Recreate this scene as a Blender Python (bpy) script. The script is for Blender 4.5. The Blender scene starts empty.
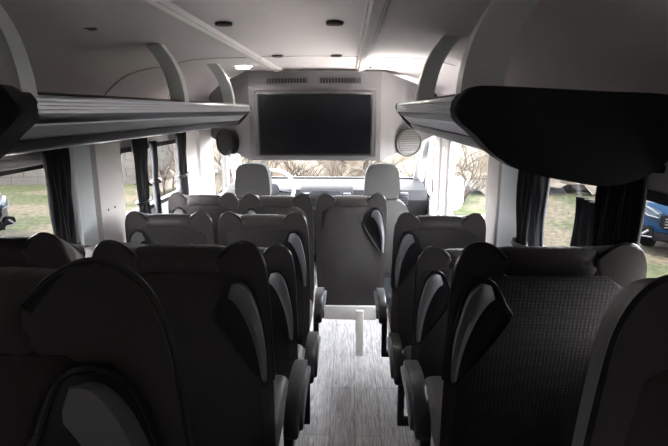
import bpy, bmesh, math, random
from mathutils import Vector, Matrix
random.seed(7)
C = bpy.context.scene.collection
PI = math.pi
R = math.radians

# ------------------------------------------------------------------ materials
def mat(name, col, rough=0.6, metal=0.0, spec=0.5, noise=None, bump=None, emit=None, sheen=0.0, coat=0.0):
    """noise=(scale, second colour, contrast) ; bump=(kind, scale, strength)"""
    m = bpy.data.materials.new(name); m.use_nodes = True
    nt = m.node_tree; b = nt.nodes['Principled BSDF']
    b.inputs['Base Color'].default_value = (*col, 1)
    b.inputs['Roughness'].default_value = rough
    b.inputs['Metallic'].default_value = metal
    b.inputs['Specular IOR Level'].default_value = spec
    b.inputs['Sheen Weight'].default_value = sheen
    b.inputs['Coat Weight'].default_value = coat
    tc = nt.nodes.new('ShaderNodeTexCoord')
    if noise:
        n = nt.nodes.new('ShaderNodeTexNoise'); n.inputs['Scale'].default_value = noise[0]
        n.inputs['Detail'].default_value = 6
        cr = nt.nodes.new('ShaderNodeValToRGB')
        k = noise[2] if len(noise) > 2 else 0.2
        cr.color_ramp.elements[0].position = 0.5 - k; cr.color_ramp.elements[0].color = (*col, 1)
        cr.color_ramp.elements[1].position = 0.5 + k; cr.color_ramp.elements[1].color = (*noise[1], 1)
        nt.links.new(tc.outputs['Object'], n.inputs['Vector'])
        nt.links.new(n.outputs['Fac'], cr.inputs['Fac'])
        nt.links.new(cr.outputs['Color'], b.inputs['Base Color'])
    if bump:
        kind, sc, st = bump
        if kind == 'noise':
            t = nt.nodes.new('ShaderNodeTexNoise'); t.inputs['Scale'].default_value = sc; t.inputs['Detail'].default_value = 4; out = t.outputs['Fac']
        elif kind == 'cells':
            t = nt.nodes.new('ShaderNodeTexVoronoi'); t.inputs['Scale'].default_value = sc; t.inputs['Randomness'].default_value = 0.15; out = t.outputs['Distance']
        else:
            t = nt.nodes.new('ShaderNodeTexWave'); t.inputs['Scale'].default_value = sc; t.bands_direction = kind[-1].upper(); out = t.outputs['Fac']
        nt.links.new(tc.outputs['Object'], t.inputs['Vector'])
        bp = nt.nodes.new('ShaderNodeBump'); bp.inputs['Strength'].default_value = st; bp.inputs['Distance'].default_value = 0.01
        nt.links.new(out, bp.inputs['Height']); nt.links.new(bp.outputs['Normal'], b.inputs['Normal'])
    if emit:
        b.inputs['Emission Color'].default_value = (*emit[0], 1); b.inputs['Emission Strength'].default_value = emit[1]
    return m

def glass(name, tint, refl=0.06):
    m = bpy.data.materials.new(name); m.use_nodes = True
    nt = m.node_tree; nt.nodes.clear()
    o = nt.nodes.new('ShaderNodeOutputMaterial'); t = nt.nodes.new('ShaderNodeBsdfTransparent')
    t.inputs['Color'].default_value = (*tint, 1)
    g = nt.nodes.new('ShaderNodeBsdfGlossy'); g.inputs['Roughness'].default_value = 0.03
    lw = nt.nodes.new('ShaderNodeLayerWeight'); lw.inputs['Blend'].default_value = .5
    f = nt.nodes.new('ShaderNodeMath'); f.operation = 'POWER'; f.inputs[1].default_value = 5
    nt.links.new(lw.outputs['Facing'], f.inputs[0])
    x = nt.nodes.new('ShaderNodeMixShader')
    nt.links.new(f.outputs[0], x.inputs[0]); nt.links.new(t.outputs[0], x.inputs[1]); nt.links.new(g.outputs[0], x.inputs[2])
    nt.links.new(x.outputs[0], o.inputs['Surface'])
    return m

M = {}
M['fabric'] = mat('charcoal leatherette', (.062, .055, .054), .55, bump=('noise', 260, .15))
M['knit'] = mat('charcoal knit fabric', (.052, .046, .045), .8, bump=('cells', 105, .2))
M['wing'] = mat('dark leatherette', (.066, .058, .057), .5, bump=('noise', 180, .12))
M['piping'] = mat('black gloss piping', (.012, .012, .013), .3)
M['recess'] = mat('black plastic recess', (.010, .010, .011), .5)
M['handle'] = mat('silver grey plastic', (.20, .20, .21), .38)
M['plastic'] = mat('black plastic', (.018, .018, .02), .4)
M['armside'] = mat('grey armrest shell', (.12, .12, .125), .4)
M['cabfab'] = mat('cab seat grey fabric', (.036, .034, .0335), .85, bump=('noise', 400, .2))
M['cream'] = mat('cream painted steel', (.78, .75, .72), .45)
M['trim'] = mat('pale grey trim', (.76, .725, .715), .55, noise=(3, (.72, .69, .68), .3))
M['speakergrey'] = mat('grey speaker plastic', (.10, .095, .095), .5)
M['box'] = mat('grey moulded plastic', (.17, .162, .17), .6, bump=('noise', 250, .1))
M['bluetrim'] = mat('blue grey trim', (.55, .59, .62), .5)
M['head'] = mat('headliner', (.86, .81, .81), .75, noise=(5, (.83, .78, .78), .25), bump=('noise', 300, .08))
M['lowwall'] = mat('grey side lining', (.40, .385, .385), .7)
M['darkwall'] = mat('dark rear lining', (.03, .03, .032), .8)
M['silver'] = mat('brushed aluminium', (.78, .80, .85), .38, metal=.45)
M['dsilver'] = mat('dark anodised strip', (.10, .10, .11), .35, metal=.6)
M['fuzz'] = mat('black carpet', (.026, .026, .032), .95, sheen=.1, bump=('noise', 700, .4))
M['bracket'] = mat('pale grey painted bracket', (.86, .91, .90), .3)
M['screen'] = mat('tv screen glass', (.005, .005, .007), .25)
M['bezel'] = mat('tv bezel', (.01, .01, .012), .35)
M['curtain'] = mat('black curtain cloth', (.014, .014, .018), .85, bump=('noise', 200, .2))
M['gcurtain'] = mat('slate curtain cloth', (.035, .04, .048), .85, bump=('noise', 200, .2))
M['dash'] = mat('dashboard grey plastic', (.022, .022, .023), .6, spec=.06)
M['dashdark'] = mat('dashboard dark plastic', (.05, .055, .065), .35)
M['pillar'] = mat('grey pillar plastic', (.20, .21, .215), .5)
M['rubber'] = mat('black rubber seal', (.015, .015, .016), .5)
M['tint'] = glass('tinted window glass', (.42, .42, .41))
M['midtint'] = glass('lightly tinted window glass', (.62, .62, .61))
M['screenglass'] = glass('windscreen glass', (.75, .76, .74))
M['clear'] = glass('clear window glass', (.93, .96, .93))
M['lamp'] = mat('lit led diffuser', (.9, .9, .9), .5, emit=((1, .95, .88), 3))
M['dark'] = mat('unlit led lens', (.015, .015, .017), .3)
M['ring'] = mat('lamp ring', (.16, .155, .15), .4)
M['blue'] = mat('blue car paint', (.0012, .0075, .019), .5, spec=.05)
M['white'] = mat('white car paint', (.03, .03, .03), .5, spec=.05)
M['chrome'] = mat('chrome', (.22, .22, .225), .25, metal=1)
M['lens'] = mat('headlight lens', (.006, .011, .015), .4, spec=.08)
M['tyre'] = mat('tyre rubber', (.002, .002, .002), .8, spec=.02)
M['carblack'] = mat('car black plastic', (.0015, .0015, .0018), .7, spec=.02)
M['carbright'] = mat('bright car trim', (.045, .048, .05), .5, spec=.1)
M['carglass'] = mat('car window glass', (.002, .003, .004), .2, spec=.1)
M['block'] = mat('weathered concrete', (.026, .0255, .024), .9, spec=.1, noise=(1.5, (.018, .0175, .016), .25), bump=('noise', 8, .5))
M['bark'] = mat('bare branch bark', (.008, .006, .005), .9, spec=.1, noise=(6, (.014, .011, .009), .2))
M['leaf'] = mat('yellow green leaves', (.20, .26, .06), .8)

def floor_mat():
    m = mat('grey wood plank vinyl', (.3, .3, .3), .42)
    nt = m.node_tree; b = nt.nodes['Principled BSDF']; tc = nt.nodes['Texture Coordinate']
    mp = nt.nodes.new('ShaderNodeMapping'); mp.inputs['Scale'].default_value = (38, 2.6, 1)
    nt.links.new(tc.outputs['Object'], mp.inputs['Vector'])
    n = nt.nodes.new('ShaderNodeTexNoise'); n.inputs['Scale'].default_value = 2.2; n.inputs['Detail'].default_value = 8; n.inputs['Distortion'].default_value = 1.6
    nt.links.new(mp.outputs[0], n.inputs['Vector'])
    cr = nt.nodes.new('ShaderNodeValToRGB')
    cr.color_ramp.elements[0].position = .28; cr.color_ramp.elements[0].color = (.22, .215, .215, 1)
    cr.color_ramp.elements[1].position = .74; cr.color_ramp.elements[1].color = (.72, .71, .71, 1)
    nt.links.new(n.outputs['Fac'], cr.inputs[0])
    mp2 = nt.nodes.new('ShaderNodeMapping'); mp2.inputs['Rotation'].default_value = (0, 0, R(90))
    nt.links.new(tc.outputs['Object'], mp2.inputs['Vector'])
    br = nt.nodes.new('ShaderNodeTexBrick'); br.inputs['Scale'].default_value = 1.0
    br.inputs['Brick Width'].default_value = .9; br.inputs['Row Height'].default_value = .13; br.inputs['Mortar Size'].default_value = .0015
    br.inputs['Color1'].default_value = (1, 1, 1, 1); br.inputs['Color2'].default_value = (.8, .8, .8, 1); br.inputs['Mortar'].default_value = (.35, .35, .35, 1)
    nt.links.new(mp2.outputs[0], br.inputs['Vector'])
    mx = nt.nodes.new('ShaderNodeMix'); mx.data_type = 'RGBA'; mx.blend_type = 'MULTIPLY'; mx.inputs[0].default_value = 1
    nt.links.new(cr.outputs[0], mx.inputs[6]); nt.links.new(br.outputs[0], mx.inputs[7])
    nt.links.new(mx.outputs[2], b.inputs['Base Color'])
    return m
M['floor'] = floor_mat()

def ground_mat():
    m = mat('dry grass and dirt', (.4, .36, .24), .95, spec=.1)
    nt = m.node_tree; b = nt.nodes['Principled BSDF']; tc = nt.nodes['Texture Coordinate']
    n1 = nt.nodes.new('ShaderNodeTexNoise'); n1.inputs['Scale'].default_value = .55; n1.inputs['Detail'].default_value = 5
    n2 = nt.nodes.new('ShaderNodeTexNoise'); n2.inputs['Scale'].default_value = 9; n2.inputs['Detail'].default_value = 8
    for n in (n1, n2): nt.links.new(tc.outputs['Object'], n.inputs['Vector'])
    c1 = nt.nodes.new('ShaderNodeValToRGB'); c1.color_ramp.elements[0].position = .45; c1.color_ramp.elements[0].color = (.013, .0165, .0075, 1)
    c1.color_ramp.elements[1].position = .56; c1.color_ramp.elements[1].color = (.026, .0235, .0175, 1)
    c2 = nt.nodes.new('ShaderNodeValToRGB'); c2.color_ramp.elements[0].position = .35; c2.color_ramp.elements[0].color = (.45, .45, .40, 1)
    c2.color_ramp.elements[1].position = .65; c2.color_ramp.elements[1].color = (1.4, 1.35, 1.25, 1)
    nt.links.new(n1.outputs[0], c1.inputs[0]); nt.links.new(n2.outputs[0], c2.inputs[0])
    mx = nt.nodes.new('ShaderNodeMix'); mx.data_type = 'RGBA'; mx.blend_type = 'MULTIPLY'; mx.inputs[0].default_value = 1
    nt.links.new(c1.outputs[0], mx.inputs[6]); nt.links.new(c2.outputs[0], mx.inputs[7])
    nt.links.new(mx.outputs[2], b.inputs['Base Color'])
    return m
M['ground'] = ground_mat()

# ------------------------------------------------------------------ helpers
def obj(name, bm, m, parent=None, smooth=True, solid=None):
    me = bpy.data.meshes.new(name)
    bmesh.ops.recalc_face_normals(bm, faces=bm.faces)
    bm.to_mesh(me); bm.free()
    for x in (m if isinstance(m, (list, tuple)) else [m]): me.materials.append(x)
    if smooth:
        for p in me.polygons: p.use_smooth = True
        me.set_sharp_from_angle(angle=R(38))
    o = bpy.data.objects.new(name, me); C.objects.link(o)
    if parent: o.parent = parent
    if solid:
        s = o.modifiers.new('solid', 'SOLIDIFY'); s.thickness = solid
    return o
def tag(o, label, cat, group=None, kind=None):
    o['label'] = label; o['category'] = cat
    if group: o['group'] = group
    if kind: o['kind'] = kind
    return o
def struct(name, bm, m, parent=None, smooth=True, label=None):
    o = obj(name, bm, m, parent, smooth); o['kind'] = 'structure'
    if label: o['label'] = label
    return o
def thing(name, label, cat, loc=(0, 0, 0), rotz=0, group=None):
    o = bpy.data.objects.new(name, None); C.objects.link(o); o.empty_display_size = .05
    o.location = loc; o.rotation_euler = (0, 0, rotz)
    return tag(o, label, cat, group)
def B(): return bmesh.new()
def box(bm, x0, x1, y0, y1, z0, z1, bev=0, seg=2, xf=None):
    vs = [bm.verts.new(p) for p in [(x0,y0,z0),(x1,y0,z0),(x1,y1,z0),(x0,y1,z0),(x0,y0,z1),(x1,y0,z1),(x1,y1,z1),(x0,y1,z1)]]
    fs = [bm.faces.new([vs[i] for i in f]) for f in [(0,3,2,1),(4,5,6,7),(0,1,5,4),(1,2,6,5),(2,3,7,6),(3,0,4,7)]]
    geo = vs
    if bev:
        es = list({e for f in fs for e in f.edges})
        r = bmesh.ops.bevel(bm, geom=es, offset=bev, segments=seg, profile=.5, affect='EDGES')
        geo = list({v for f in r['faces'] for v in f.verts} | {v for v in vs if v.is_valid})
    if xf: bmesh.ops.transform(bm, matrix=xf, verts=geo)
    return bm
def prism(bm, outline, axis, a, b, bev=0, seg=3, mi=0):
    """outline: 2-D points; axis 'y': (x,z) extruded along y from a to b ; 'x': (y,z) along x ; 'z': (x,y) along z."""
    def P(p, t):
        return {'y': (p[0], t, p[1]), 'x': (t, p[0], p[1]), 'z': (p[0], p[1], t)}[axis]
    v0 = [bm.verts.new(P(p, a)) for p in outline]; v1 = [bm.verts.new(P(p, b)) for p in outline]
    n = len(outline); f0 = bm.faces.new(v0[::-1]); f1 = bm.faces.new(v1)
    sides = [bm.faces.new((v0[i], v0[(i+1) % n], v1[(i+1) % n], v1[i])) for i in range(n)]
    for f in [f0, f1] + sides: f.material_index = mi
    if bev:
        es = list(f0.edges) + list(f1.edges)
        bmesh.ops.bevel(bm, geom=es, offset=bev, segments=seg, profile=.5, affect='EDGES', clamp_overlap=True)
    return bm
def loft(bm, secs, close=True, caps=True):
    rows = [[bm.verts.new(p) for p in s] for s in secs]
    n = len(rows[0])
    for a, b in zip(rows, rows[1:]):
        for i in range(n if close else n-1):
            bm.faces.new((a[i], a[(i+1) % n], b[(i+1) % n], b[i]))
    if caps and close:
        bm.faces.new(rows[0][::-1]); bm.faces.new(rows[-1])
    return rows
def tube(bm, pts, r, seg=8, closed=False):
    pts = [Vector(p) for p in pts]; n = len(pts); secs = []
    prev = None
    for i, p in enumerate(pts):
        if closed: t = pts[(i+1) % n] - pts[i-1]
        else: t = pts[min(i+1, n-1)] - pts[max(i-1, 0)]
        t.normalize()
        if prev is None:
            u = t.orthogonal().normalized()
        else:
            u = (prev - t*prev.dot(t)).normalized()
        prev = u; w = t.cross(u)
        rr = r(i/(n-1)) if callable(r) else r
        secs.append([p + (u*math.cos(2*PI*k/seg) + w*math.sin(2*PI*k/seg))*rr for k in range(seg)])
    if closed: secs.append(secs[0][:])
    loft(bm, secs, True, not closed)
    if closed: bmesh.ops.remove_doubles(bm, verts=bm.verts, dist=1e-6)
    return bm
def spline(pts, n=6, closed=False):
    """Catmull-Rom through 2-D or 3-D points"""
    P = [Vector(p) for p in pts]; out = []; m = len(P)
    for i in range(m if closed else m-1):
        p0 = P[(i-1) % m] if (closed or i > 0) else P[0]*2-P[1]
        p1, p2 = P[i], P[(i+1) % m]
        p3 = P[(i+2) % m] if (closed or i+2 < m) else P[-1]*2-P[-2]
        for k in range(n):
            t = k/n
            out.append(.5*((2*p1)+(-p0+p2)*t+(2*p0-5*p1+4*p2-p3)*t*t+(-p0+3*p1-3*p2+p3)*t**3))
    if not closed: out.append(P[-1])
    return [tuple(v) for v in out]
def disc(bm, c, r, h, axis='z', seg=24, bev=0):
    o = [(c[0]+r*math.cos(2*PI*k/seg), c[1]+r*math.sin(2*PI*k/seg)) for k in range(seg)]
    return prism(bm, o, axis, h[0], h[1], bev, 2)
def rrect(x0, x1, z0, z1, r, seg=5):
    out = []
    for cx, cz, a0 in ((x1-r, z1-r, 0), (x0+r, z1-r, 90), (x0+r, z0+r, 180), (x1-r, z0+r, 270)):
        for k in range(seg+1):
            a = R(a0+90*k/seg); out.append((cx+r*math.cos(a), cz+r*math.sin(a)))
    return out
def xform(o, mtx): o.data.transform(mtx); return o

def copy_tree(o, parent=None):
    c = o.copy(); C.objects.link(c); c.parent = parent
    for ch in [k for k in o.children]: copy_tree(ch, c)
    return c

# ------------------------------------------------------------------ coach seat
# local frame: origin on the floor under the top rear edge of the backrest, +y = driving direction
LEAN = math.atan(.09/.76)
def tilt(o, z0=.325, y0=.09):
    """backrest coordinates (x, n forward, t up) -> seat coordinates"""
    o.data.transform(Matrix.Translation((0, y0, z0)) @ Matrix.Rotation(LEAN, 4, 'X')); return o
TT = .778   # height of the backrest along its slope

def wing_outline(s):
    pts = [(.098, TT-.040), (.104, TT-.016), (.128, TT+.006), (.160, TT+.020), (.190, TT+.012), (.211, TT-.022), (.220, TT-.085), (.224, .50), (.223, .25), (.214, .05),
           (.200, .005), (.186, .02), (.184, .18), (.182, .40), (.172, .54), (.120, TT-.10)]
    o = spline(pts, 4, closed=True)
    return [(s*x, z) for x, z in o]
def curl(bm, s):
    # wings wrap inward and slope down towards the front
    for v in bm.verts:
        n_ = max(0, v.co.y); f = min(1, max(0, (v.co.z-.35)/.3))
        v.co.x -= s*.42*n_; v.co.z -= .50*n_*f
    return bm
def make_seat(handles, arm, pocket=False, lit=False):
    F, W = M['fabric'], M['wing']
    t = thing('coach_seat', 'x', 'seat')
    # central backrest pad
    bm = B(); o = spline([(-.150, .0), (-.165, .25), (-.150, .5), (-.150, TT-.05), (-.135, TT-.034), (-.06, TT-.022), (.06, TT-.022), (.135, TT-.034), (.150, TT-.05), (.150, .5), (.165, .25), (.150, .0)], 4)
    prism(bm, o, 'y', .004, .105, .018, 3)
    for v in bm.verts: v.co.z -= .45*max(0, v.co.y)*min(1, max(0, (v.co.z-.35)/.3))
    tilt(obj('backrest', bm, F, t))
    # knitted rear panel with a seam border
    bm = B(); o = [(-.180, .02), (-.192, .25), (-.190, .5), (-.182, TT-.10), (-.13, TT-.062), (.13, TT-.062), (.182, TT-.10), (.190, .5), (.192, .25), (.180, .02)]
    prism(bm, o, 'y', -.013, .012, .006, 2); tilt(obj('rear_panel', bm, M['knit'], t))
    # quilted band across the top: a row of diamonds
    bm = B(); nx = 10; w = .112
    rows = []
    for j, (n_, t_) in enumerate([(.010, TT-.068), (-.012, TT-.060), (-.014, TT-.042), (-.006, TT-.016), (.014, TT-.003), (.045, TT-.008), (.080, TT-.030), (.10, TT-.06)]):
        row = []
        for i in range(nx*2+1):
            x = -w + 2*w*i/(nx*2)
            d = .005*abs(math.sin(PI*(i/2 + j/2))) if 0 < i < nx*2 else 0
            e = 1-abs(x/w)**6
            row.append((x, n_+(1-e)*.01-d*.8, t_-(1-e)*.008+d*(.5 if j > 3 else 0)))
        rows.append(row)
    loft(bm, rows, close=False); 
    ob = tilt(obj('head_band', bm, W, t)); ob.data.set_sharp_from_angle(angle=R(60))
    for s in (-1, 1):
        bm = B(); prism(bm, wing_outline(s), 'y', -.010, .120, .016, 4); curl(bm, s); wg = tilt(obj('side_wing', bm, W, t))
        arch = [(s*.106, -.006, TT-.020), (s*.130, -.004, TT+.003), (s*.160, -.003, TT+.016), (s*.188, -.003, TT+.008), (s*.208, -.003, TT-.025), (s*.217, -.002, TT-.09), (s*.221, 0, .50), (s*.2215, .002, .40)]
        bm = B(); tube(bm, spline(arch, 5), .0068, 8); tilt(obj('piping', bm, M['piping'], wg))
    # grab handles in their diamond recesses
    for s in handles:
        poly = [(.128, TT-.080), (.168, TT-.070), (.196, TT-.112), (.212, TT-.25), (.208, TT-.385), (.170, TT-.34), (.082, TT-.19), (.096, TT-.14)]
        bm = B(); prism(bm, [(s*x, z) for x, z in poly], 'y', -.0185, .01, .003, 2); rc = tilt(obj('handle_recess', bm, M['recess'], t))
        pl = spline([(s*x, -.0185, z) for x, z in poly], 3, closed=True)
        bm = B(); tube(bm, pl, .0032, 6, closed=True); tilt(obj('recess_rim', bm, M['plastic'], rc))
        outer = spline([(.134, TT-.088), (.162, TT-.084), (.186, TT-.118), (.204, TT-.20), (.211, TT-.28), (.209, TT-.370)], 5)
        inner = spline([(.122, TT-.125), (.140, TT-.132), (.160, TT-.162), (.178, TT-.218), (.188, TT-.28), (.194, TT-.365)], 5)
        secs = []
        for k, ((x1, z1), (x2, z2)) in enumerate(zip(outer, inner)):
            f = k/(len(outer)-1); lift = -.020-.020*math.sin(PI*min(1, f*1.05))
            secs.append([(s*x1, -.010, z1), (s*x1, lift, z1), (s*(x1*.5+x2*.5), lift-.006, (z1+z2)/2), (s*x2, lift, z2), (s*x2, -.010, z2)])
        bm = B(); loft(bm, secs, close=True); tilt(obj('grab_handle', bm, M['handle'], t))
    if pocket:
        bm = B()
        fr = [(-.112, .40), (-.098, TT-.195), (.098, TT-.195), (.112, .40)]
        tube(bm, [(x, -.016, z) for x, z in fr], .0045, 6)
        for f in bm.faces: f.material_index = 0
        prism(bm, [(x*.97, z) for x, z in fr], 'y', -.015, 0, 0, 1, 1); tilt(obj('folding_tray', bm, [M['handle'], M['recess']], t))
    # cushion, frame, pedestal
    bm = B(); prism(bm, rrect(.14, .53, .36, .48, .05, 4), 'x', -.205, .205, .03, 3); obj('seat_cushion', bm, F, t)
    bm = B(); prism(bm, [(-.205, .35), (.205, .35), (.195, .265), (.15, .255), (-.15, .255), (-.195, .265)], 'y', .045, .075, .006, 2)
    for s in (-1, 1): box(bm, s*.19-.015, s*.19+.015, .07, .50, .30, .36, .006)
    obj('seat_frame', bm, M['cream'], t)
    for yy in (-.035, .33):
        bm = B(); box(bm, .035, .085, yy+.03, yy+.06, .0, .34, .006); box(bm, -.01, .13, yy-.02, yy+.055, 0, .012, .004)
        obj('leg', bm, M['cream'], t)
    if arm:
        s = arm
        prof = spline([(.105, .495), (.085, .515), (.095, .555), (.18, .605), (.30, .610), (.41, .585), (.445, .560), (.43, .540), (.34, .560), (.24, .550), (.16, .515)], 4, closed=True)
        bm = B(); prism(bm, prof, 'x', s*.240, s*.282, .012, 3); a = obj('armrest', bm, M['plastic'], t)
        bm = B(); p2 = spline([(.125, .525), (.12, .55), (.15, .585), (.25, .61), (.37, .592), (.415, .568), (.36, .558), (.23, .556)], 4, closed=True)
        prism(bm, [(y, z-.012) for y, z in p2], 'x', s*.276, s*.294, .006, 2); obj('armrest_trim', bm, M['armside'], a)
        bm = B(); box(bm, s*.250-.014, s*.250+.014, .105, .14, .30, .55, .006); box(bm, min(s*.20, s*.262), max(s*.20, s*.262), .105, .14, .30, .33, .004); obj('armrest_bracket', bm, M['plastic'], t)
    # lap belt buckle stalk
    bm = B(); sx = -1 if arm != -1 else 1
    tube(bm, spline([(sx*.17, .17, .44), (sx*.175, .20, .50), (sx*.175, .22, .55)], 4), .010, 6); box(bm, sx*.175-.014, sx*.175+.014, .21, .235, .54, .60, .004)
    obj('belt_buckle', bm, M['plastic'], t)
    return t

protos = {}
def seat(x, y, z, label, handles=(1,), arm=1, pocket=False, lit=False, group='rows of coach seats', tint=None):
    key = (handles, arm, pocket, lit)
    if key not in protos:
        protos[key] = make_seat(*key); o = protos[key]
    else:
        o = copy_tree(protos[key])
    o.location = (x, y, z); o['label'] = label; o['group'] = group; o['category'] = 'seat'
    return o
bigseat = None
AX, WX, RX = -.20, -.665, .695
seat(-.142, .385, .366, 'black coach seat nearest the viewer at lower left, only its wide rounded back showing')
seat(.722, .50, .320, 'black coach seat back cut off by the lower right corner', (), 0)
seat(AX, 1.19, .17, 'black aisle coach seat with grab handle directly ahead of the nearest left seat')
seat(WX-.07, 1.26, .17, 'black window coach seat at far left edge below the long dark curtain', (), 0)
bigseat = seat(RX+.022, 1.20, .17, 'wide black coach seat on the right with honeycomb knit back and large grab handle', (-1,), -1)
seat(AX, 1.79, .0, 'charcoal aisle coach seat, only its right shoulder and handle showing past the seat behind', (1,), 1, group='seats mostly hidden')
seat(WX, 1.79, .0, 'charcoal window coach seat showing only a curved shoulder in front of the second row band', (), 0, group='seats mostly hidden')
seat(RX, 1.79, .0, 'black right side coach seat half hidden between the tray seat and the honeycomb seat', (-1,), -1)
seat(AX, 2.40, .0, 'charcoal aisle coach seat with zigzag top band just ahead of the hidden shoulder seat', (1,), 1)
seat(WX, 2.40, .0, 'dark grey window coach seat under the pair of tied curtains by left window', (-1,), 0)
seat(RX-.03, 2.40, .0, 'black right side coach seat with a folding tray outline on its back', (-1,), -1, True)
seat(AX-.022, 3.02, -.01, 'taupe aisle coach seat in front row directly behind the steering wheel', (-1,), 0, False, True)
seat(WX-.012, 3.04, -.01, 'taupe grey window coach seat in front row beside left door pillar', (-1,), 0, False, True)
seat(.236, 3.10, -.02, 'taupe coach seat standing alone at the front of the aisle on a white leg', (1,), 0, False, True)

bigseat.scale = (1.06, 1, 1)

# ------------------------------------------------------------------ cab seats
def cab_seat(x, label):
    t = thing('cab_seat', label, 'seat', (x, 3.86, 0), 0, 'cab seats')
    bm = B(); o = spline([(-.115, .925), (-.135, .96), (-.132, 1.08), (-.112, 1.165), (-.06, 1.195), (.06, 1.195), (.112, 1.165), (.132, 1.08), (.135, .96), (.115, .925)], 5)
    prism(bm, o, 'y', 0, .12, .035, 4); obj('headrest', bm, M['cabfab'], t)
    for s in (-1, 1):
        bm = B(); tube(bm, [(s*.06, .06, .86), (s*.06, .06, .95)], .008); obj('headrest_post', bm, M['chrome'], t)
    bm = B(); o = spline([(-.20, .30), (-.225, .5), (-.23, .70), (-.205, .84), (-.15, .905), (-.08, .92), (.08, .92), (.15, .905), (.205, .84), (.23, .70), (.225, .5), (.20, .30)], 5)
    prism(bm, o, 'y', -.02, .12, .04, 4); obj('backrest', bm, M['cabfab'], t)
    bm = B(); prism(bm, rrect(.05, .55, .33, .48, .06, 4), 'x', -.24, .24, .03, 3); obj('seat_cushion', bm, M['cabfab'], t)
    bm = B(); box(bm, -.2, .2, .05, .5, 0, .34, .02); obj('seat_base', bm, M['dashdark'], t)
    return t
cab_seat(-.53, 'grey cab seat with rounded headrest behind the steering wheel')
cab_seat(.475, 'grey cab seat with rounded headrest beside the right front door')

# ------------------------------------------------------------------ shell
WXL, WXR = -.98, .98
Y0, Y1 = -.75, 5.0
bm = B(); box(bm, WXL-.02, WXR+.02, Y0, 5.25, -.06, 0); struct('floor', bm, M['floor'], smooth=False)
bm = B(); box(bm, WXL, WXR, Y0, 1.52, 0, .15); box(bm, WXL, WXR, Y0, .90, .15, .355)
struct('trim_2', bm, M['floor'], smooth=False, label='raised rear floor steps')
def sill(side, y0):
    return .80 if (y0 > 4 or (side > 0 and y0 > 2.6)) else 1.02
def wall(side, x, holes, name):
    bm = B(); a, b = (x-.03, x) if side < 0 else (x, x+.03)
    box(bm, a, b, Y0, Y1+.25, -.3, .80)
    box(bm, a, b, Y0, Y1-.2, 1.40, 1.53)
    ys = Y0
    for h0, h1 in sorted(holes):
        box(bm, a, b, ys, h0, .80, 1.40); ys = h1
        if sill(side, h0) > .80: box(bm, a, b, h0, h1, .80, sill(side, h0))
    box(bm, a, b, ys, Y1, .80, 1.40)
    struct(name, bm, M['trim'], smooth=False)
HL = [(1.45, 2.10), (2.58, 3.58), (4.32, 4.88), (-.62, -.38)]  # last opening, behind the camera, is added to light the rear ceiling
HR = [(1.12, 1.375), (1.44, 2.10), (2.70, 3.86), (4.32, 4.88), (-.62, -.38)]  # rearmost opening here too is an unseen addition letting light in
wall(-1, WXL, HL, 'wall_left'); wall(1, WXR, HR, 'wall_right')
bm = B(); box(bm, WXL-.03, WXR+.03, Y0-.03, Y0, -.06, 1.9); struct('wall_back', bm, M['darkwall'], smooth=False)
# lower side lining
for nm, a, b in (('baseboard_left', WXL, WXL+.012), ('baseboard_right', WXR-.012, WXR)):
    bm = B(); box(bm, a, b, Y0, 4.9, 0, .78, .003); struct(nm, bm, M['lowwall'])

def window(n, side, x, y0, y1, z0, z1, g, fm, r=.06):
    o = rrect(y0-.004, y1+.004, z0-.004, z1+.004, r, 5); i = rrect(y0+.022, y1-.022, z0+.022, z1-.022, r*.75, 5)
    bm = B(); a, b = (x-.034, x+.006) if side < 0 else (x-.006, x+.034)
    secs = [[(a, *p) for p in o], [(b, *p) for p in o], [(b, *p) for p in i], [(a, *p) for p in i], [(a, *p) for p in o]]
    loft(bm, secs, caps=False); bmesh.ops.remove_doubles(bm, verts=bm.verts, dist=1e-6)
    # corner fillers
    fr = struct('window_%d' % n, bm, fm)
    bm = B(); bm.faces.new([bm.verts.new(((a+b)/2, *p)) for p in i]); gl = obj('glass', bm, g, fr, smooth=False); gl['kind'] = 'structure'
    bm = B()
    for (cy, sy) in ((y0, 1), (y1, -1)):
        for (cz, sz) in ((z0, 1), (z1, -1)):
            arc = [(cy, cz)] + [(cy+sy*(r-r*math.sin(R(q))), cz+sz*(r-r*math.cos(R(q)))) for q in range(0, 91, 15)]
            prism(bm, arc, 'x', a+.004, b-.006)
    c_ = obj('corner_fill', bm, M['trim'], fr, smooth=False); c_['kind'] = 'structure'
    return fr
n = 1
for (a, b), g in zip(HL, ('tint', 'midtint', 'clear', 'tint')):
    window(n, -1, WXL, a, b, sill(-1, a), 1.40, M[g], M['rubber']); n += 1
for (a, b), g in zip(HR, ('tint', 'tint', 'clear', 'clear', 'tint')):
    window(n, 1, WXR, a, b, sill(1, a), 1.40, M[g], M['rubber'] if g == 'tint' else M['pillar']); n += 1

# ceiling : rounded cross-section
prof = [(-.98, 1.50), (-.972, 1.58), (-.945, 1.68), (-.885, 1.77), (-.79, 1.835), (-.66, 1.868), (-.50, 1.878), (-.33, 1.880), (-.322, 1.871), (-.268, 1.871), (-.26, 1.884), (0, 1.888)]
prof = prof + [(-x, z) for x, z in prof[::-1][1:]]
bm = B(); secs = []
for y in [Y0, .5, 1.0, 1.5, 2.0, 2.5, 3.0, 3.5, 4.0, 4.5]:
    secs.append([(x, y, z) for x, z in prof] + [(x*1.04, y, z+.04) for x, z in prof[::-1]])
loft(bm, secs, close=True); struct('ceiling', bm, M['head'])
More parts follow.
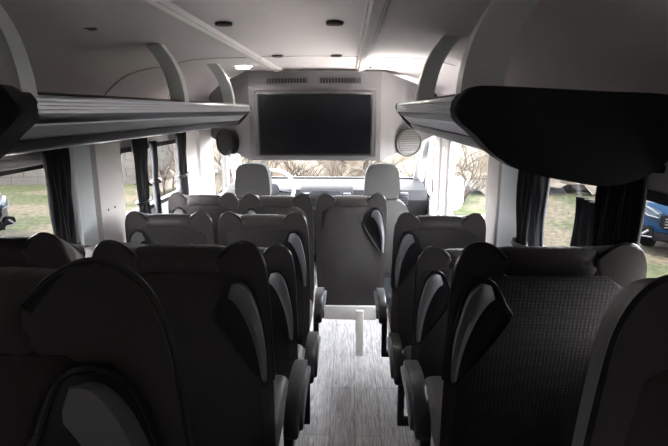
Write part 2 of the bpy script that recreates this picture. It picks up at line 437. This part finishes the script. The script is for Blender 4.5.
# ceiling ribs, seams
for k, s in enumerate((-1, 1)):
    bm = B(); prism(bm, [(s*.318, 1.873), (s*.309, 1.862), (s*.281, 1.862), (s*.272, 1.873)], 'y', Y0+.05, 3.68)
    struct('trim_%d' % (3+k), bm, M['cream'], label='pale rib along the headliner')
bm = B()
for q in (2.86,): 
    prism(bm, [(x*.998, z-.0022) for x, z in prof[4:-4]] + [(x*.998, z+.004) for x, z in prof[4:-4][::-1]], 'y', q, q+.007)
struct('trim_5', bm, M['lowwall'], label='seam across the headliner', smooth=False)
# arched side panels above the racks
def arch_panel(n, side, yc, half, z0, zh):
    """thin padded arch following the curve of the roof side"""
    def surf(z):
        for (xa, za), (xb, zb) in zip(prof, prof[1:]):
            if za <= z <= zb: f = (z-za)/(zb-za+1e-9); return xa+(xb-xa)*f
        return -.5
    bm = B(); outs = []; ins = []
    rim = []
    N = 22
    cols = []
    for i in range(N+1):
        a = PI*i/N; y = yc-half*math.cos(a); zt = z0+zh*math.sin(a)**.7
        col = []
        for j in range(9):
            z = z0+(zt-z0)*j/8; x = surf(z)+.012
            col.append((side*-1*x if side > 0 else x, y, z))
        cols.append(col)
        rim.append(cols[-1][-1])
    loft(bm, cols, close=False, caps=False)
    tubebm = B(); tube(tubebm, rim, .0022, 6)
    p = struct('trim_%d' % n, bm, M['head'], label='arched side panel above the rack')
    q = obj('arch_edge', tubebm, M['lowwall'], p); q['kind'] = 'structure'

arch_panel(8, -1, 2.86, .46, 1.51, .315)

# pillar linings on the walls
def pillar(n, side, x, y0, y1, m, w=.02, z0=.6, z1=1.52, label=None, screws=False):
    bm = B(); a, b = (x, x+w) if side < 0 else (x-w, x)
    prism(bm, [(a if side < 0 else b, y0), (b-.004*1 if side < 0 else a+.004, y0+.01), (b if side < 0 else a, y0+.03), (b if side < 0 else a, y1-.03), (a if side < 0 else b, y1)], 'z', z0, z1)
    p = struct('trim_%d' % n, bm, m, label=label)
    if screws:
        for yy in (y0+.07, y0+.14):
            bm = B(); disc(bm, (yy, 1.13), .006, ((b, b+.002) if side < 0 else (a-.002, a)), 'x', 10); q = obj('screw', bm, M['plastic'], p); q['kind'] = 'structure'
pillar(20, -1, WXL, 2.125, 2.29, M['bluetrim'], .03, label='blue grey pillar lining')
pillar(21, -1, WXL, 2.29, 2.575, M['trim'], .04, label='cream pillar lining with two screws', screws=True)
pillar(22, -1, WXL, 3.59, 3.90, M['trim'], .03, label='cream door pillar lining')
pillar(23, -1, WXL, 3.91, 4.30, M['trim'], .045, label='cream belt pillar')
pillar(24, 1, WXR, 2.46, 2.69, M['trim'], .035, label='pale pillar lining')
pillar(25, 1, WXR, 2.16, 2.46, M['bluetrim'], .03, label='grey blue pillar lining')
pillar(26, 1, WXR, 3.88, 4.06, M['trim'], .03, label='white door pillar lining')
pillar(27, 1, WXR, 4.08, 4.30, M['trim'], .045, label='white belt pillar')
pillar(28, 1, WXR, 1.377, 1.438, M['darkwall'], .03, label='dark pillar lining')
# front end: firewall, windscreen, A-pillars
bm = B(); box(bm, WXL-.03, WXR+.03, 5.22, 5.26, -.3, .92); struct('wall_front', bm, M['dash'], smooth=False)
bm = B(); bm.faces.new([bm.verts.new(p) for p in [(-.90, 5.24, .92), (.90, 5.24, .92), (.90, 4.515, 1.90), (-.90, 4.515, 1.90)]])
ws = struct('window_12', bm, M['screenglass'], smooth=False, label='windscreen')
for nm, s in (('trim_30', -1), ('trim_31', 1)):
    bm = B(); prism(bm, [(5.28, .88), (5.20, .88), (4.46, 1.86), (4.54, 1.92)], 'x', s*.88, s*.985, .012, 2)
    struct(nm, bm, M['pillar'], label='sloping windscreen pillar')
    bm = B(); tube(bm, spline([(s*.93, 4.95, 1.00), (s*.90, 4.92, 1.04), (s*.89, 4.82, 1.20), (s*.90, 4.72, 1.33), (s*.94, 4.70, 1.36)], 5), .016, 8)
    tag(obj('grab_bar', bm, M['pillar']), 'pale grab bar on the %s windscreen pillar' % ('left' if s < 0 else 'right'), 'grab bar')
bm = B(); tube(bm, [(-.92, 4.54, 1.86), (.92, 4.54, 1.86)], .05, 8); struct('trim_32', bm, M['head'], label='header rail')

# ------------------------------------------------------------------ TV housing
t = thing('tv_housing', 'pale overhead housing with vents and angled sides around the black television', 'tv housing', (0, 0, 0))
YB = 3.70
def bz(f): return f
plan = [(-.93, 4.22), (-.78, 4.02), (-.525, YB+.02), (-.50, YB), (.445, YB), (.47, YB+.02), (.72, 4.02), (.93, 4.22)]
bm = B()
top = 1.874; bot = 1.240
lo = [(x, y, bot + max(0, (abs(x+.03)-.49))*.35) for x, y in plan] + [(.93, 4.40, bot+.14), (-.93, 4.40, bot+.14)]
def ztop(x): return 1.868 if abs(x) < .6 else (1.80 if abs(x) < .85 else 1.72)
hi = [(x, y, ztop(x)) for x, y in plan] + [(.93, 4.40, 1.72), (-.93, 4.40, 1.72)]
mid = [(a[0], a[1], a[2]+.02) for a in lo]
loft(bm, [lo, mid, hi]); obj('body', bm, M['box'], t)
# raised screen surround
bm = B(); o = rrect(-.472, .422, 1.256, 1.752, .02, 3); i = rrect(-.458, .408, 1.270, 1.738, .015, 3)
loft(bm, [[(x, YB, z) for x, z in o], [(x, YB-.012, z) for x, z in o], [(x, YB-.012, z) for x, z in i], [(x, YB, z) for x, z in i]], caps=False)
obj('screen_surround', bm, M['box'], t)
for x0 in (-.375, .005):
    bm = B(); box(bm, x0, x0+.30, YB-.008, YB+.004, 1.782, 1.826, .003); v = obj('air_vent', bm, M['box'], t)
    bm = B(); box(bm, x0+.008, x0+.292, YB-.010, YB-.007, 1.788, 1.820); obj('vent_opening', bm, M['recess'], v)
    bm = B()
    for k in range(13): box(bm, x0+.02+k*.0217, x0+.0235+k*.0217, YB-.014, YB-.009, 1.786, 1.822)
    obj('vent_louvre', bm, M['box'], v)
# television
t = thing('television', 'black flat television mounted under the ceiling above the aisle', 'television', (-.025, YB-.02, 1.280))
bm = B(); prism(bm, rrect(-.408, .408, 0, .437, .008, 3), 'y', -.03, .02, .004, 2); obj('bezel', bm, M['bezel'], t)
bm = B(); box(bm, -.395, .395, -.0315, -.029, .014, .428); obj('screen', bm, M['screen'], t)
bm = B(); box(bm, -.012, .012, -.034, -.030, .004, .012); obj('logo_mark', bm, M['chrome'], t)
# speakers on the angled sides
for s, lab, r, cone in ((-1, 'round black speaker on left side of the tv housing', .095, 'plastic'), (1, 'pale oval speaker on right side of the tv housing', .100, 'speakergrey')):
    x = -.70 if s < 0 else .655
    y = 3.86 if s < 0 else 3.89
    t = thing('speaker', lab, 'speaker', (x, y, 1.362), R(-38) if s < 0 else R(20), 'housing speakers')
    bm = B(); disc(bm, (0, 0), r, (-.035, .05), 'y', 28, .008); obj('speaker_body', bm, M[cone], t)
    bm = B(); tube(bm, [(r*math.cos(2*PI*k/28), -.035, r*math.sin(2*PI*k/28)) for k in range(28)], .008, 6, closed=True); obj('speaker_ring', bm, M['piping'], t)
    bm = B()
    for k in range(-4, 5):
        h = math.sqrt(max(.0001, (r*.86)**2-(k*.017)**2)); box(bm, -h, h, -.046, -.034, k*.017-.003, k*.017+.003)
    obj('grille', bm, M['plastic'] if s < 0 else M['box'], t)

# ------------------------------------------------------------------ overhead racks
def rack(side, ya, yb, label, brackets):
    t = thing('overhead_rack', label, 'luggage rack', (0, 0, 0), 0, 'overhead luggage racks')
    L = .475
    def X(s_): return side*(L+s_)
    # ridged silver nosing
    pts = [(.022, 1.636), (.008, 1.634)]
    for k in range(4):
        z = 1.626-k*.009; pts += [(.001, z), (.0008, z-.006), (.0035, z-.0075)]
    pts += [(.004, 1.594), (.024, 1.590)]
    bm = B(); prism(bm, [(X(a), z) for a, z in pts], 'y', ya, yb); obj('nosing', bm, M['silver'], t)
    bm = B(); prism(bm, [(X(a), z) for a, z in [(.007, 1.636), (.030, 1.642), (.030, 1.634), (.02, 1.632)]], 'y', ya, yb); obj('top_edge', bm, M['plastic'], t)
    bm = B(); prism(bm, [(X(a), z) for a, z in [(.016, 1.593), (.018, 1.582), (.030, 1.570), (.06, 1.565), (.06, 1.593)]], 'y', ya, yb-.004); obj('groove', bm, M['dsilver'], t)
    pts = [(.034, 1.568)]
    for k in range(5): pts += [(.036+k*.008, 1.563-k*.007), (.041+k*.008, 1.561-k*.007)]
    pts += [(.078, 1.530), (.12, 1.535), (.12, 1.568)]
    bm = B(); prism(bm, [(X(a), z) for a, z in pts], 'y', ya, yb-.05); obj('lower_moulding', bm, M['silver'], t)
    bm = B(); prism(bm, [(X(a), z) for a, z in [(.070, 1.529), (.088, 1.504), (.10, 1.496), (.16, 1.500), (.16, 1.53)]], 'y', ya, yb-.05); obj('lower_strip', bm, M['dsilver'], t)
    bm = B(); prism(bm, [(X(a), z) for a, z in [(.10, 1.500), (.30, 1.503), (.498, 1.503), (.498, 1.520), (.30, 1.522), (.15, 1.53), (.03, 1.60), (.03, 1.594), (.10, 1.53)]], 'y', ya, yb-.05); obj('shelf', bm, M['fuzz'], t)
    # far end plate with dark edge
    bm = B(); o = spline([(X(-.004), 1.612), (X(.012), 1.640), (X(.10), 1.635), (X(.16), 1.56), (X(.14), 1.50), (X(.09), 1.50), (X(.03), 1.56)], 4, closed=True)
    prism(bm, o, 'y', yb-.006, yb+.006, .003, 2); obj('end_plate', bm, M['piping'], t)
    # padded carpet cap at the rear end
    o = spline([(X(-.012), 1.603), (X(.004), 1.635), (X(.03), 1.652), (X(.10), 1.652), (X(.30), 1.642), (X(.47), 1.632), (X(.497), 1.60), (X(.495), 1.52), (X(.44), 1.455), (X(.35), 1.428), (X(.25), 1.440), (X(.15), 1.462), (X(.085), 1.498), (X(.035), 1.545), (X(.0), 1.575)], 5, closed=True)
    bm = B(); prism(bm, o, 'y', ya-.06, ya+.02, .022, 4); obj('end_cap', bm, M['fuzz'], t)
    for yy in brackets:
        c = spline([(.006, 1.632), (.012, 1.69), (.030, 1.76), (.060, 1.82), (.098, 1.872)], 5)
        wd, dy = (.088, -.035) if yy < 1.5 else (.062, 0)      # the rear pair are wider and face the aisle
        secs = [[(X(a), yy, z), (X(a), yy+.055, z), (X(a+wd), yy+.055, z-.004), (X(a+wd), yy+dy, z-.004)] for a, z in c]
        bm = B(); loft(bm, secs); bmesh.ops.bevel(bm, geom=[e for e in bm.edges if len(e.link_faces) == 2 and e.calc_face_angle(0) > 1.0], offset=.003, segments=2, affect='EDGES')
        bmesh.ops.transform(bm, matrix=Matrix.Identity(4), verts=bm.verts)
        obj('support_bracket', bm, M['bracket'], t)
    return t
rack(-1, 1.11, 3.62, 'long silver edged luggage rack above the left windows', (1.10, 2.20, 3.12))
rack(1, 1.24, 2.82, 'silver edged luggage rack with bulging black cap above the right windows', (1.225, 2.00))

# ------------------------------------------------------------------ ceiling lamps
def downlight(x, y, lit, label):
    z = 1.880 if abs(x) < .3 else 1.872
    t = thing('ceiling_light', label, 'ceiling light', (x, y, z), 0, 'recessed ceiling lights'); k_ = 1.25 if lit else .55; t.scale = (k_, k_, 1)
    bm = B(); tube(bm, [(.048*math.cos(2*PI*k/24), .030*math.sin(2*PI*k/24), -.002) for k in range(24)], .006, 6, closed=True); obj('lamp_ring', bm, M['ring'], t)
    bm = B(); prism(bm, [(.046*math.cos(2*PI*k/24), .028*math.sin(2*PI*k/24)) for k in range(24)], 'z', -.005, .003); obj('lens', bm, M['lamp'] if lit else M['dark'], t)
    if lit:
        l = bpy.data.lights.new('lamp_glow', 'SPOT'); l.energy = .12; l.color = (1, .93, .84); l.spot_size = R(150); l.shadow_soft_size = .03
        lo_ = bpy.data.objects.new('lamp_glow', l); C.objects.link(lo_); lo_.parent = t; lo_.location = (0, 0, -.02)
downlight(-.475, 3.42, True, 'lit ceiling light left of the housing above the left rack end')
downlight(.41, 3.40, True, 'lit ceiling light on the right beside the right rack end')
downlight(-.195, 1.76, False, 'unlit ceiling light between the ribs, left one of that pair')
downlight(.172, 1.76, False, 'unlit ceiling light between the ribs near the right rib')
downlight(-.66, 1.78, False, 'unlit ceiling light above the near part of left rack')
downlight(-.16, 2.78, False, 'tiny unlit ceiling light by the cross seam near left rib')
downlight(.15, 2.78, False, 'tiny unlit ceiling light by the cross seam near right rib')

# ------------------------------------------------------------------ curtains
def curtain(side, y0, y1, z0, z1, tie, label, m='curtain', off=.05, pinch=.55, side_pull=0, folds=5):
    x = (WXL+off) if side < 0 else (WXR-off)
    t = thing('curtain', label, 'curtain', (x, (y0+y1)/2, z0), 0, 'window curtains')
    w = (y1-y0); bm = B(); rows = []
    N = folds*8
    for j in range(19):
        f = j/18; z = (z1-z0)*f
        g = abs(z+z0-tie)/.40 if tie else 1
        k = pinch+(1-pinch)*min(1, g)**.8
        sh = side_pull*(1-min(1, g))
        rows.append([(.012*k*math.sin(2*PI*folds*i/N+.3*math.sin(3*f))+.004*math.sin(9*f+i*.3), w*(i/N-.5)*k+sh*w, z) for i in range(N+1)])
    loft(bm, rows, close=False, caps=False); obj('cloth', bm, M[m], t, solid=.004)
    if tie:
        bm = B(); c = sh = side_pull*w
        ring = [(.024*math.cos(2*PI*k/20), c+(w*pinch/2+.008)*math.sin(2*PI*k/20), tie-z0) for k in range(20)]
        tube(bm, ring, .010, 6, closed=True); box(bm, -.01, .01, c+w*pinch/2, c+w*pinch/2+.03, tie-z0-.012, tie-z0+.012, .003)
        obj('tie_band', bm, M['plastic'], t)
curtain(-1, 1.86, 2.05, .92, 1.452, 1.04, 'wide black curtain tied back at the near left window', off=.05, pinch=.72)
curtain(-1, 2.65, 2.87, .90, 1.452, 1.10, 'black tied curtain at the rear edge of the second left window', off=.05, pinch=.6)
curtain(-1, 2.95, 3.05, .95, 1.42, 1.18, 'narrow slate curtain in the middle of the second left window', 'gcurtain', off=.035, pinch=.7, folds=3)
curtain(-1, 3.34, 3.57, .95, 1.452, 1.16, 'black curtain against the front post of the second left window', off=.05, pinch=.6)
curtain(1, 1.965, 2.115, .90, 1.452, 1.06, 'black tied curtain beside grey pillar on the right', off=.05, pinch=.6)
curtain(1, 1.87, 1.975, .95, 1.42, None, 'slate curtain strip next to the tied black curtain on the right', 'gcurtain', off=.03, folds=3)
curtain(1, 1.455, 1.60, .95, 1.335, None, 'slate curtain hanging in the rear half of the small right window', 'gcurtain', off=.03, folds=3)
curtain(1, 1.225, 1.42, .90, 1.452, None, 'broad black curtain covering the right pillar behind the blue car', off=.055, folds=7)
# rails above the windows
for side, a, b, lab in ((-1, .3, 2.20, 'dark curtain rail above the near left window'), (-1, 2.68, 3.74, 'dark curtain rail above the second left window'), (1, 1.2, 2.22, 'dark curtain rail above the right windows')):
    bm = B(); x = WXL+.03 if side < 0 else WXR-.03
    box(bm, x-.012, x+.012, a, b, 1.455, 1.475, .004); tag(obj('curtain_rail', bm, M['plastic']), lab, 'curtain rail')
# pale valance strip over the near left window
bm = B(); box(bm, WXL+.002, WXL+.016, .3, 1.93, 1.395, 1.43, .003); struct('trim_33', bm, M['cream'], label='pale window head strip')

# ------------------------------------------------------------------ dashboard & wheel
t = thing('dashboard', 'grey dashboard with centre console under the windscreen', 'dashboard', (0, 0, 0))
bm = B(); pr = [(5.20, .30), (4.80, .30), (4.70, .55), (4.66, .78), (4.72, .865), (4.85, .895), (5.20, .905)]
prism(bm, pr, 'x', -.95, .95, .015, 2); obj('body', bm, M['dash'], t)
bm = B(); prism(bm, [(4.70, .40), (4.56, .45), (4.60, .80), (4.68, .885), (4.80, .90), (4.85, .4)], 'x', -.24, .26, .02, 2); obj('centre_console', bm, M['dash'], t)
bm = B(); prism(bm, [(4.582, .70), (4.597, .70), (4.655, .86), (4.640, .865)], 'x', -.125, .145, .002, 1); obj('display_screen', bm, M['dashdark'], t)
for x in (-.215, .165, .70, -.85):
    y = 4.60 if abs(x) < .5 else 4.655
    bm = B(); box(bm, x, x+.07, y, y+.05, .74, .85, .006); v = obj('air_vent', bm, M['dashdark'], t)
    bm = B()
    for k in range(4): box(bm, x+.006, x+.064, y-.006, y+.004, .757+k*.022, .764+k*.022)
    obj('vent_slat', bm, M['dash'], v)
t = thing('steering_wheel', 'pale steering wheel rim beside the left cab headrest', 'steering wheel', (-.47, 4.52, .90))
mt = Matrix.Rotation(R(-62), 4, 'X')
bm = B(); tube(bm, [(.19*math.cos(2*PI*k/40), .19*math.sin(2*PI*k/40), 0) for k in range(40)], .016, 10, closed=True)
xform(obj('rim', bm, M['trim'], t), Matrix.Rotation(R(58), 4, 'X'))
bm = B()
for a in (R(-10), R(190), R(270)):
    tube(bm, [(0, 0, -.02), (.19*math.cos(a), .19*math.sin(a), 0)], .013, 6)
xform(obj('spoke', bm, M['dashdark'], t), Matrix.Rotation(R(58), 4, 'X'))
bm = B(); disc(bm, (0, 0), .06, (-.04, .01), 'z', 20, .01); xform(obj('hub', bm, M['dashdark'], t), Matrix.Rotation(R(58), 4, 'X'))
bm = B(); tube(bm, [(0, .03, -.04), (0, .20, -.16)], .03, 10); obj('column', bm, M['dashdark'], t)

# outside mirrors
for s in (-1, 1):
    t = thing('side_mirror', 'door mirror outside the %s front window' % ('left' if s < 0 else 'right'), 'mirror', (s*1.20, 4.66, .84))
    bm = B(); prism(bm, spline([(-.07, -.12), (-.08, 0), (-.07, .13), (0, .16), (.07, .13), (.08, 0), (.07, -.12), (0, -.15)], 4, closed=True), 'y', 0, .07, .02, 3); obj('mirror_housing', bm, M['lowwall'], t)
    bm = B(); prism(bm, rrect(-.055, .055, -.10, .12, .03, 4), 'y', -.006, .004); obj('mirror_glass', bm, M['chrome'], t)
    bm = B(); tube(bm, spline([(-s*.18, .05, -.18), (-s*.06, .05, -.19), (0, .04, -.12)], 4), .015, 8); tube(bm, spline([(-s*.18, .05, .20), (-s*.06, .05, .2), (0, .04, .12)], 4), .012, 8); obj('mirror_arm', bm, M['plastic'], t)

# ------------------------------------------------------------------ outside
GZ = -.75
bm = B(); bmesh.ops.create_grid(bm, x_segments=60, y_segments=60, size=60)
for v in bm.verts:
    v.co.z = .03*math.sin(v.co.x*1.3)*math.cos(v.co.y*1.1)
    if v.co.y > 11: v.co.z += (v.co.y-11)*.10*min(1, max(0, (v.co.x+5)/3))
o = struct('ground', bm, M['ground']); o.location = (0, 0, GZ)
M['pad'] = mat('pale bounce pad', (.50, .48, .45), .9, noise=(2, (.44, .42, .39), .3))  # pale colour for the added pad that bounces light inside
bm = B(); box(bm, -4.3, 3.6, -4, 12.5, -.3, .05); o = struct('bounce_pad', bm, M['pad'], label='added pale pad under the van bouncing light inside', smooth=False); o.location = (0, 0, GZ)  # pad added to bounce sunlight up through the windows onto the ceiling
# block wall along the left
t = thing('boundary_wall', 'weathered concrete block wall across the grass beyond the left windows', 'wall', (-13, 15.6, GZ), R(6))
bm = B()
random.seed(3)
for r_ in range(9):
    for c_ in range(-14, 11):
        x = c_*.8+(r_ % 2)*.4; box(bm, x, x+.79, -.1+random.uniform(-.006, .006), .1, r_*.26, r_*.26+.253)
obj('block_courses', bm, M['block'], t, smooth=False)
bm = B(); box(bm, -11.4, 9, -.16, .16, 2.34, 2.44, .02); obj('coping', bm, M['block'], t)
# bare shrubs and a weedy bank
def shrub(x, y, h, n_, label, seed, leafy=False, group='bare shrubs ahead of the van'):
    random.seed(seed)
    t = thing('bare_shrub', label, 'shrub', (x, y, GZ + max(0, (y-11)*.10)), 0, group)
    bm = B(); lf = B()
    def grow(p, d, l, r, k):
        pts = [p]; q = p.copy(); dd = d.copy()
        for _ in range(4):
            dd = (dd+Vector((random.uniform(-.3, .3), random.uniform(-.3, .3), random.uniform(-.15, .2)))).normalized()
            q = q+dd*l/4; pts.append(q.copy())
        tube(bm, pts, lambda f: r*(1-.55*f), 5)
        if k:
            for _ in range(3):
                i = random.randint(2, 4); nd = (dd+Vector((random.uniform(-1, 1), random.uniform(-1, 1), random.uniform(-.3, .5)))).normalized()
                grow(pts[i], nd, l*.65, r*.5, k-1)
        elif leafy:
            for _ in range(5):
                c = q+Vector([random.uniform(-.15, .15) for _ in range(3)]); a = Vector([random.uniform(-1, 1) for _ in range(3)]).normalized()*.05; b = a.orthogonal()
                vs = [lf.verts.new(c+a), lf.verts.new(c+b*.6), lf.verts.new(c-a), lf.verts.new(c-b*.6)]; lf.faces.new(vs)
    for k in range(n_):
        a = 2*PI*k/n_+random.random(); grow(Vector((.1*math.cos(a), .1*math.sin(a), 0)), Vector((.45*math.cos(a), .45*math.sin(a), 1)).normalized(), h*.55, .035, 3)
    obj('branches', bm, M['bark'], t)
    if leafy: obj('leaves', lf, M['leaf'], t, smooth=False)
    else: lf.free()
spots = [(-2.9, 13.6, 1.4), (-1.3, 12.5, 1.3), (.7, 14.2, 1.4), (1.9, 10.2, 1.3), (3.2, 14.4, 1.5), (4.6, 14.0, 1.5), (-.3, 11.6, 1.2), (-2.2, 11.4, 1.2), (1.0, 12.2, 1.1), (2.9, 12.3, 1.3), (-4.4, 12.6, 1.3)]
for i, (x, y, h) in enumerate(spots):
    shrub(x, y, h, 5, 'bare tangled shrub on the sunlit bank ahead, seen through the front glass', 20+i)
bm = B(); bmesh.ops.create_grid(bm, x_segments=60, y_segments=16, size=1)
random.seed(5)
for v in bm.verts:
    u, w = v.co.x, v.co.y
    v.co = Vector((4+u*8.5+w*1.0, 15.4+w*2.4+random.uniform(-.2, .2), GZ+.30+(w+1)*.95+random.uniform(-.25, .25)))
M['bank'] = mat('dry bank', (.034, .0315, .026), .95, spec=.1, noise=(1.1, (.013, .0105, .008), .07), bump=('noise', 5, 1))
struct('hill', bm, M['bank'], label='dry grassy bank rising ahead of the van')

def car(x, y, rz, paint, label):
    t = thing('parked_car', label, 'car', (x, y, GZ), rz)
    # side profile (y back from nose at 0, z) swept across width with rounded plan
    W = .88
    def sec(s_, k):   # k = narrowing toward the flank
        e = k
        return [(s_, .10+e*.22, .28), (s_, .02+e*.24, .45), (s_, .03+e*.24, .70), (s_, .14+e*.22, .86), (s_, 1.05, 1.02-e*.04), (s_*(1-.0), 1.25, 1.06-e*.04), (s_, 3.6, 1.06-e*.04), (s_, 4.1, .98), (s_, 4.2, .6), (s_, 4.1, .28)]
    bm = B(); S = [-W, -W*.97, -W*.8, -W*.4, 0, W*.4, W*.8, W*.97, W]; K = [1.6, 1.15, .55, .15, 0, .15, .55, 1.15, 1.6]
    loft(bm, [sec(a, b) for a, b in zip(S, K)]); obj('body', bm, paint, t)
    bm = B(); top = []
    for a, sc_ in ((0, 1), (.25, .95), (.45, .80)):
        top.append([(-.78*sc_, 1.15+a*1.5, 1.02+a), (.78*sc_, 1.15+a*1.5, 1.02+a), (.78*sc_, 3.75-a*.8, 1.02+a), (-.78*sc_, 3.75-a*.8, 1.02+a)])
    loft(bm, top); bmesh.ops.bevel(bm, geom=list(bm.edges), offset=.03, segments=2, affect='EDGES'); obj('cabin', bm, M['carglass'], t)
    bm = B(); box(bm, -.60, .60, 1.92, 3.35, 1.465, 1.50, .015); obj('roof', bm, paint, t)
    bm = B(); prism(bm, spline([(-.46, .66), (-.40, .50), (.40, .50), (.46, .66), (.40, .72), (-.40, .72)], 3, closed=True), 'y', -.02, .12, .01, 2); g = obj('grille', bm, M['carblack'], t)
    bm = B()
    for k in range(4): box(bm, -.40, .40, -.03, -.018, .53+k*.045, .538+k*.045)
    obj('grille_bar', bm, M['carbright'], g)
    bm = B(); box(bm, -.55, .55, .03, .2, .28, .42, .02); obj('lower_intake', bm, M['carblack'], t)
    for s in (-1, 1):
        pts = [(s*.47, -.0, .66), (s*.47, -.0, .74), (s*.66, .10, .80), (s*.84, .30, .83), (s*.80, .22, .70), (s*.64, .06, .66)]
        bm = B(); v0 = [bm.verts.new((a, b-.02+.0, c)) for a, b, c in pts]; v1 = [bm.verts.new((a, b+.15, c)) for a, b, c in pts]
        bm.faces.new(v0); bm.faces.new(v1[::-1])
        for i in range(6): bm.faces.new((v0[i], v0[(i+1) % 6], v1[(i+1) % 6], v1[i]))
        h_ = obj('headlight', bm, M['lens'], t, smooth=False)
        bm = B(); tube(bm, [(s*.50, -.03, .675), (s*.66, .035, .685), (s*.79, .19, .72)], .010, 5); tube(bm, [(s*.50, -.03, .735), (s*.66, .075, .79), (s*.82, .265, .822)], .008, 5)
        obj('light_strip', bm, M['carbright'], h_)
        bm = B(); prism(bm, spline([(s*.56, .34), (s*.60, .48), (s*.76, .47), (s*.78, .36), (s*.70, .32)], 3, closed=True), 'y', .05, .35, .01, 2); f = obj('fog_lamp_bezel', bm, M['carblack'], t)
        bm = B(); tube(bm, [(s*.57, .045, .335), (s*.72, .045, .335), (s*.77, .06, .37)], .012, 5); tube(bm, [(s*.63, .04, .44), (s*.71, .04, .37)], .02, 6); obj('fog_lamp_strip', bm, M['carbright'], f)
        for yy in (.85, 3.4):
            bm = B(); disc(bm, (yy, .31), .31, (s*.70, s*.90), 'x', 28, .03); w_ = obj('wheel', bm, M['tyre'], t)
            bm = B(); disc(bm, (yy, .31), .19, (s*.895, s*.905), 'x', 20, .003); obj('hubcap', bm, M['carbright'], w_)
        bm = B(); box(bm, s*.90-.06, s*.90+.06, 1.35, 1.48, 1.02, 1.14, .03); obj('mirror', bm, paint, t)
    return t
car(5.52, 7.7, R(-44), M['blue'], 'blue hatchback parked on grass outside the right rear window')
car(-5.98, 8.0, R(75), M['white'], 'white car at the very edge outside the near left window')

# ------------------------------------------------------------------ light
w = bpy.data.worlds.new('sky'); bpy.context.scene.world = w; w.use_nodes = True
nt = w.node_tree; bg = nt.nodes['Background']
sky = nt.nodes.new('ShaderNodeTexSky'); sky.sky_type = 'NISHITA'; sky.sun_disc = False
sky.sun_elevation = R(55); sky.sun_rotation = R(200); sky.dust_density = 4
mixc = nt.nodes.new('ShaderNodeMix'); mixc.data_type = 'RGBA'; mixc.inputs[0].default_value = .8
mixc.inputs[7].default_value = (3.3, 3.2, 3.3, 1)
nt.links.new(sky.outputs[0], mixc.inputs[6]); nt.links.new(mixc.outputs[2], bg.inputs['Color']); bg.inputs['Strength'].default_value = .55
s = bpy.data.lights.new('sun', 'SUN'); s.energy = 2.5; s.angle = R(3); s.color = (1, .96, .88)
so = bpy.data.objects.new('sun', s); C.objects.link(so); so.rotation_euler = (R(32), R(-12), 0)

# ------------------------------------------------------------------ camera
cam = bpy.data.cameras.new('camera'); cam.lens = 505/668*36; cam.sensor_width = 36; cam.clip_start = .02
co = bpy.data.objects.new('camera', cam); C.objects.link(co)
co.location = (.225, 0, 1.60); co.rotation_euler = (R(90-12.6), 0, R(1.8))
sc = bpy.context.scene; sc.camera = co
sc.view_settings.view_transform = 'Standard'; sc.view_settings.look = 'None'; sc.view_settings.gamma = 1
sc.view_settings.use_curve_mapping = False; sc.view_settings.exposure = 4.45
sc.cycles.max_bounces = 10; sc.cycles.diffuse_bounces = 6; sc.cycles.transparent_max_bounces = 12
sc.cycles.use_denoising = True
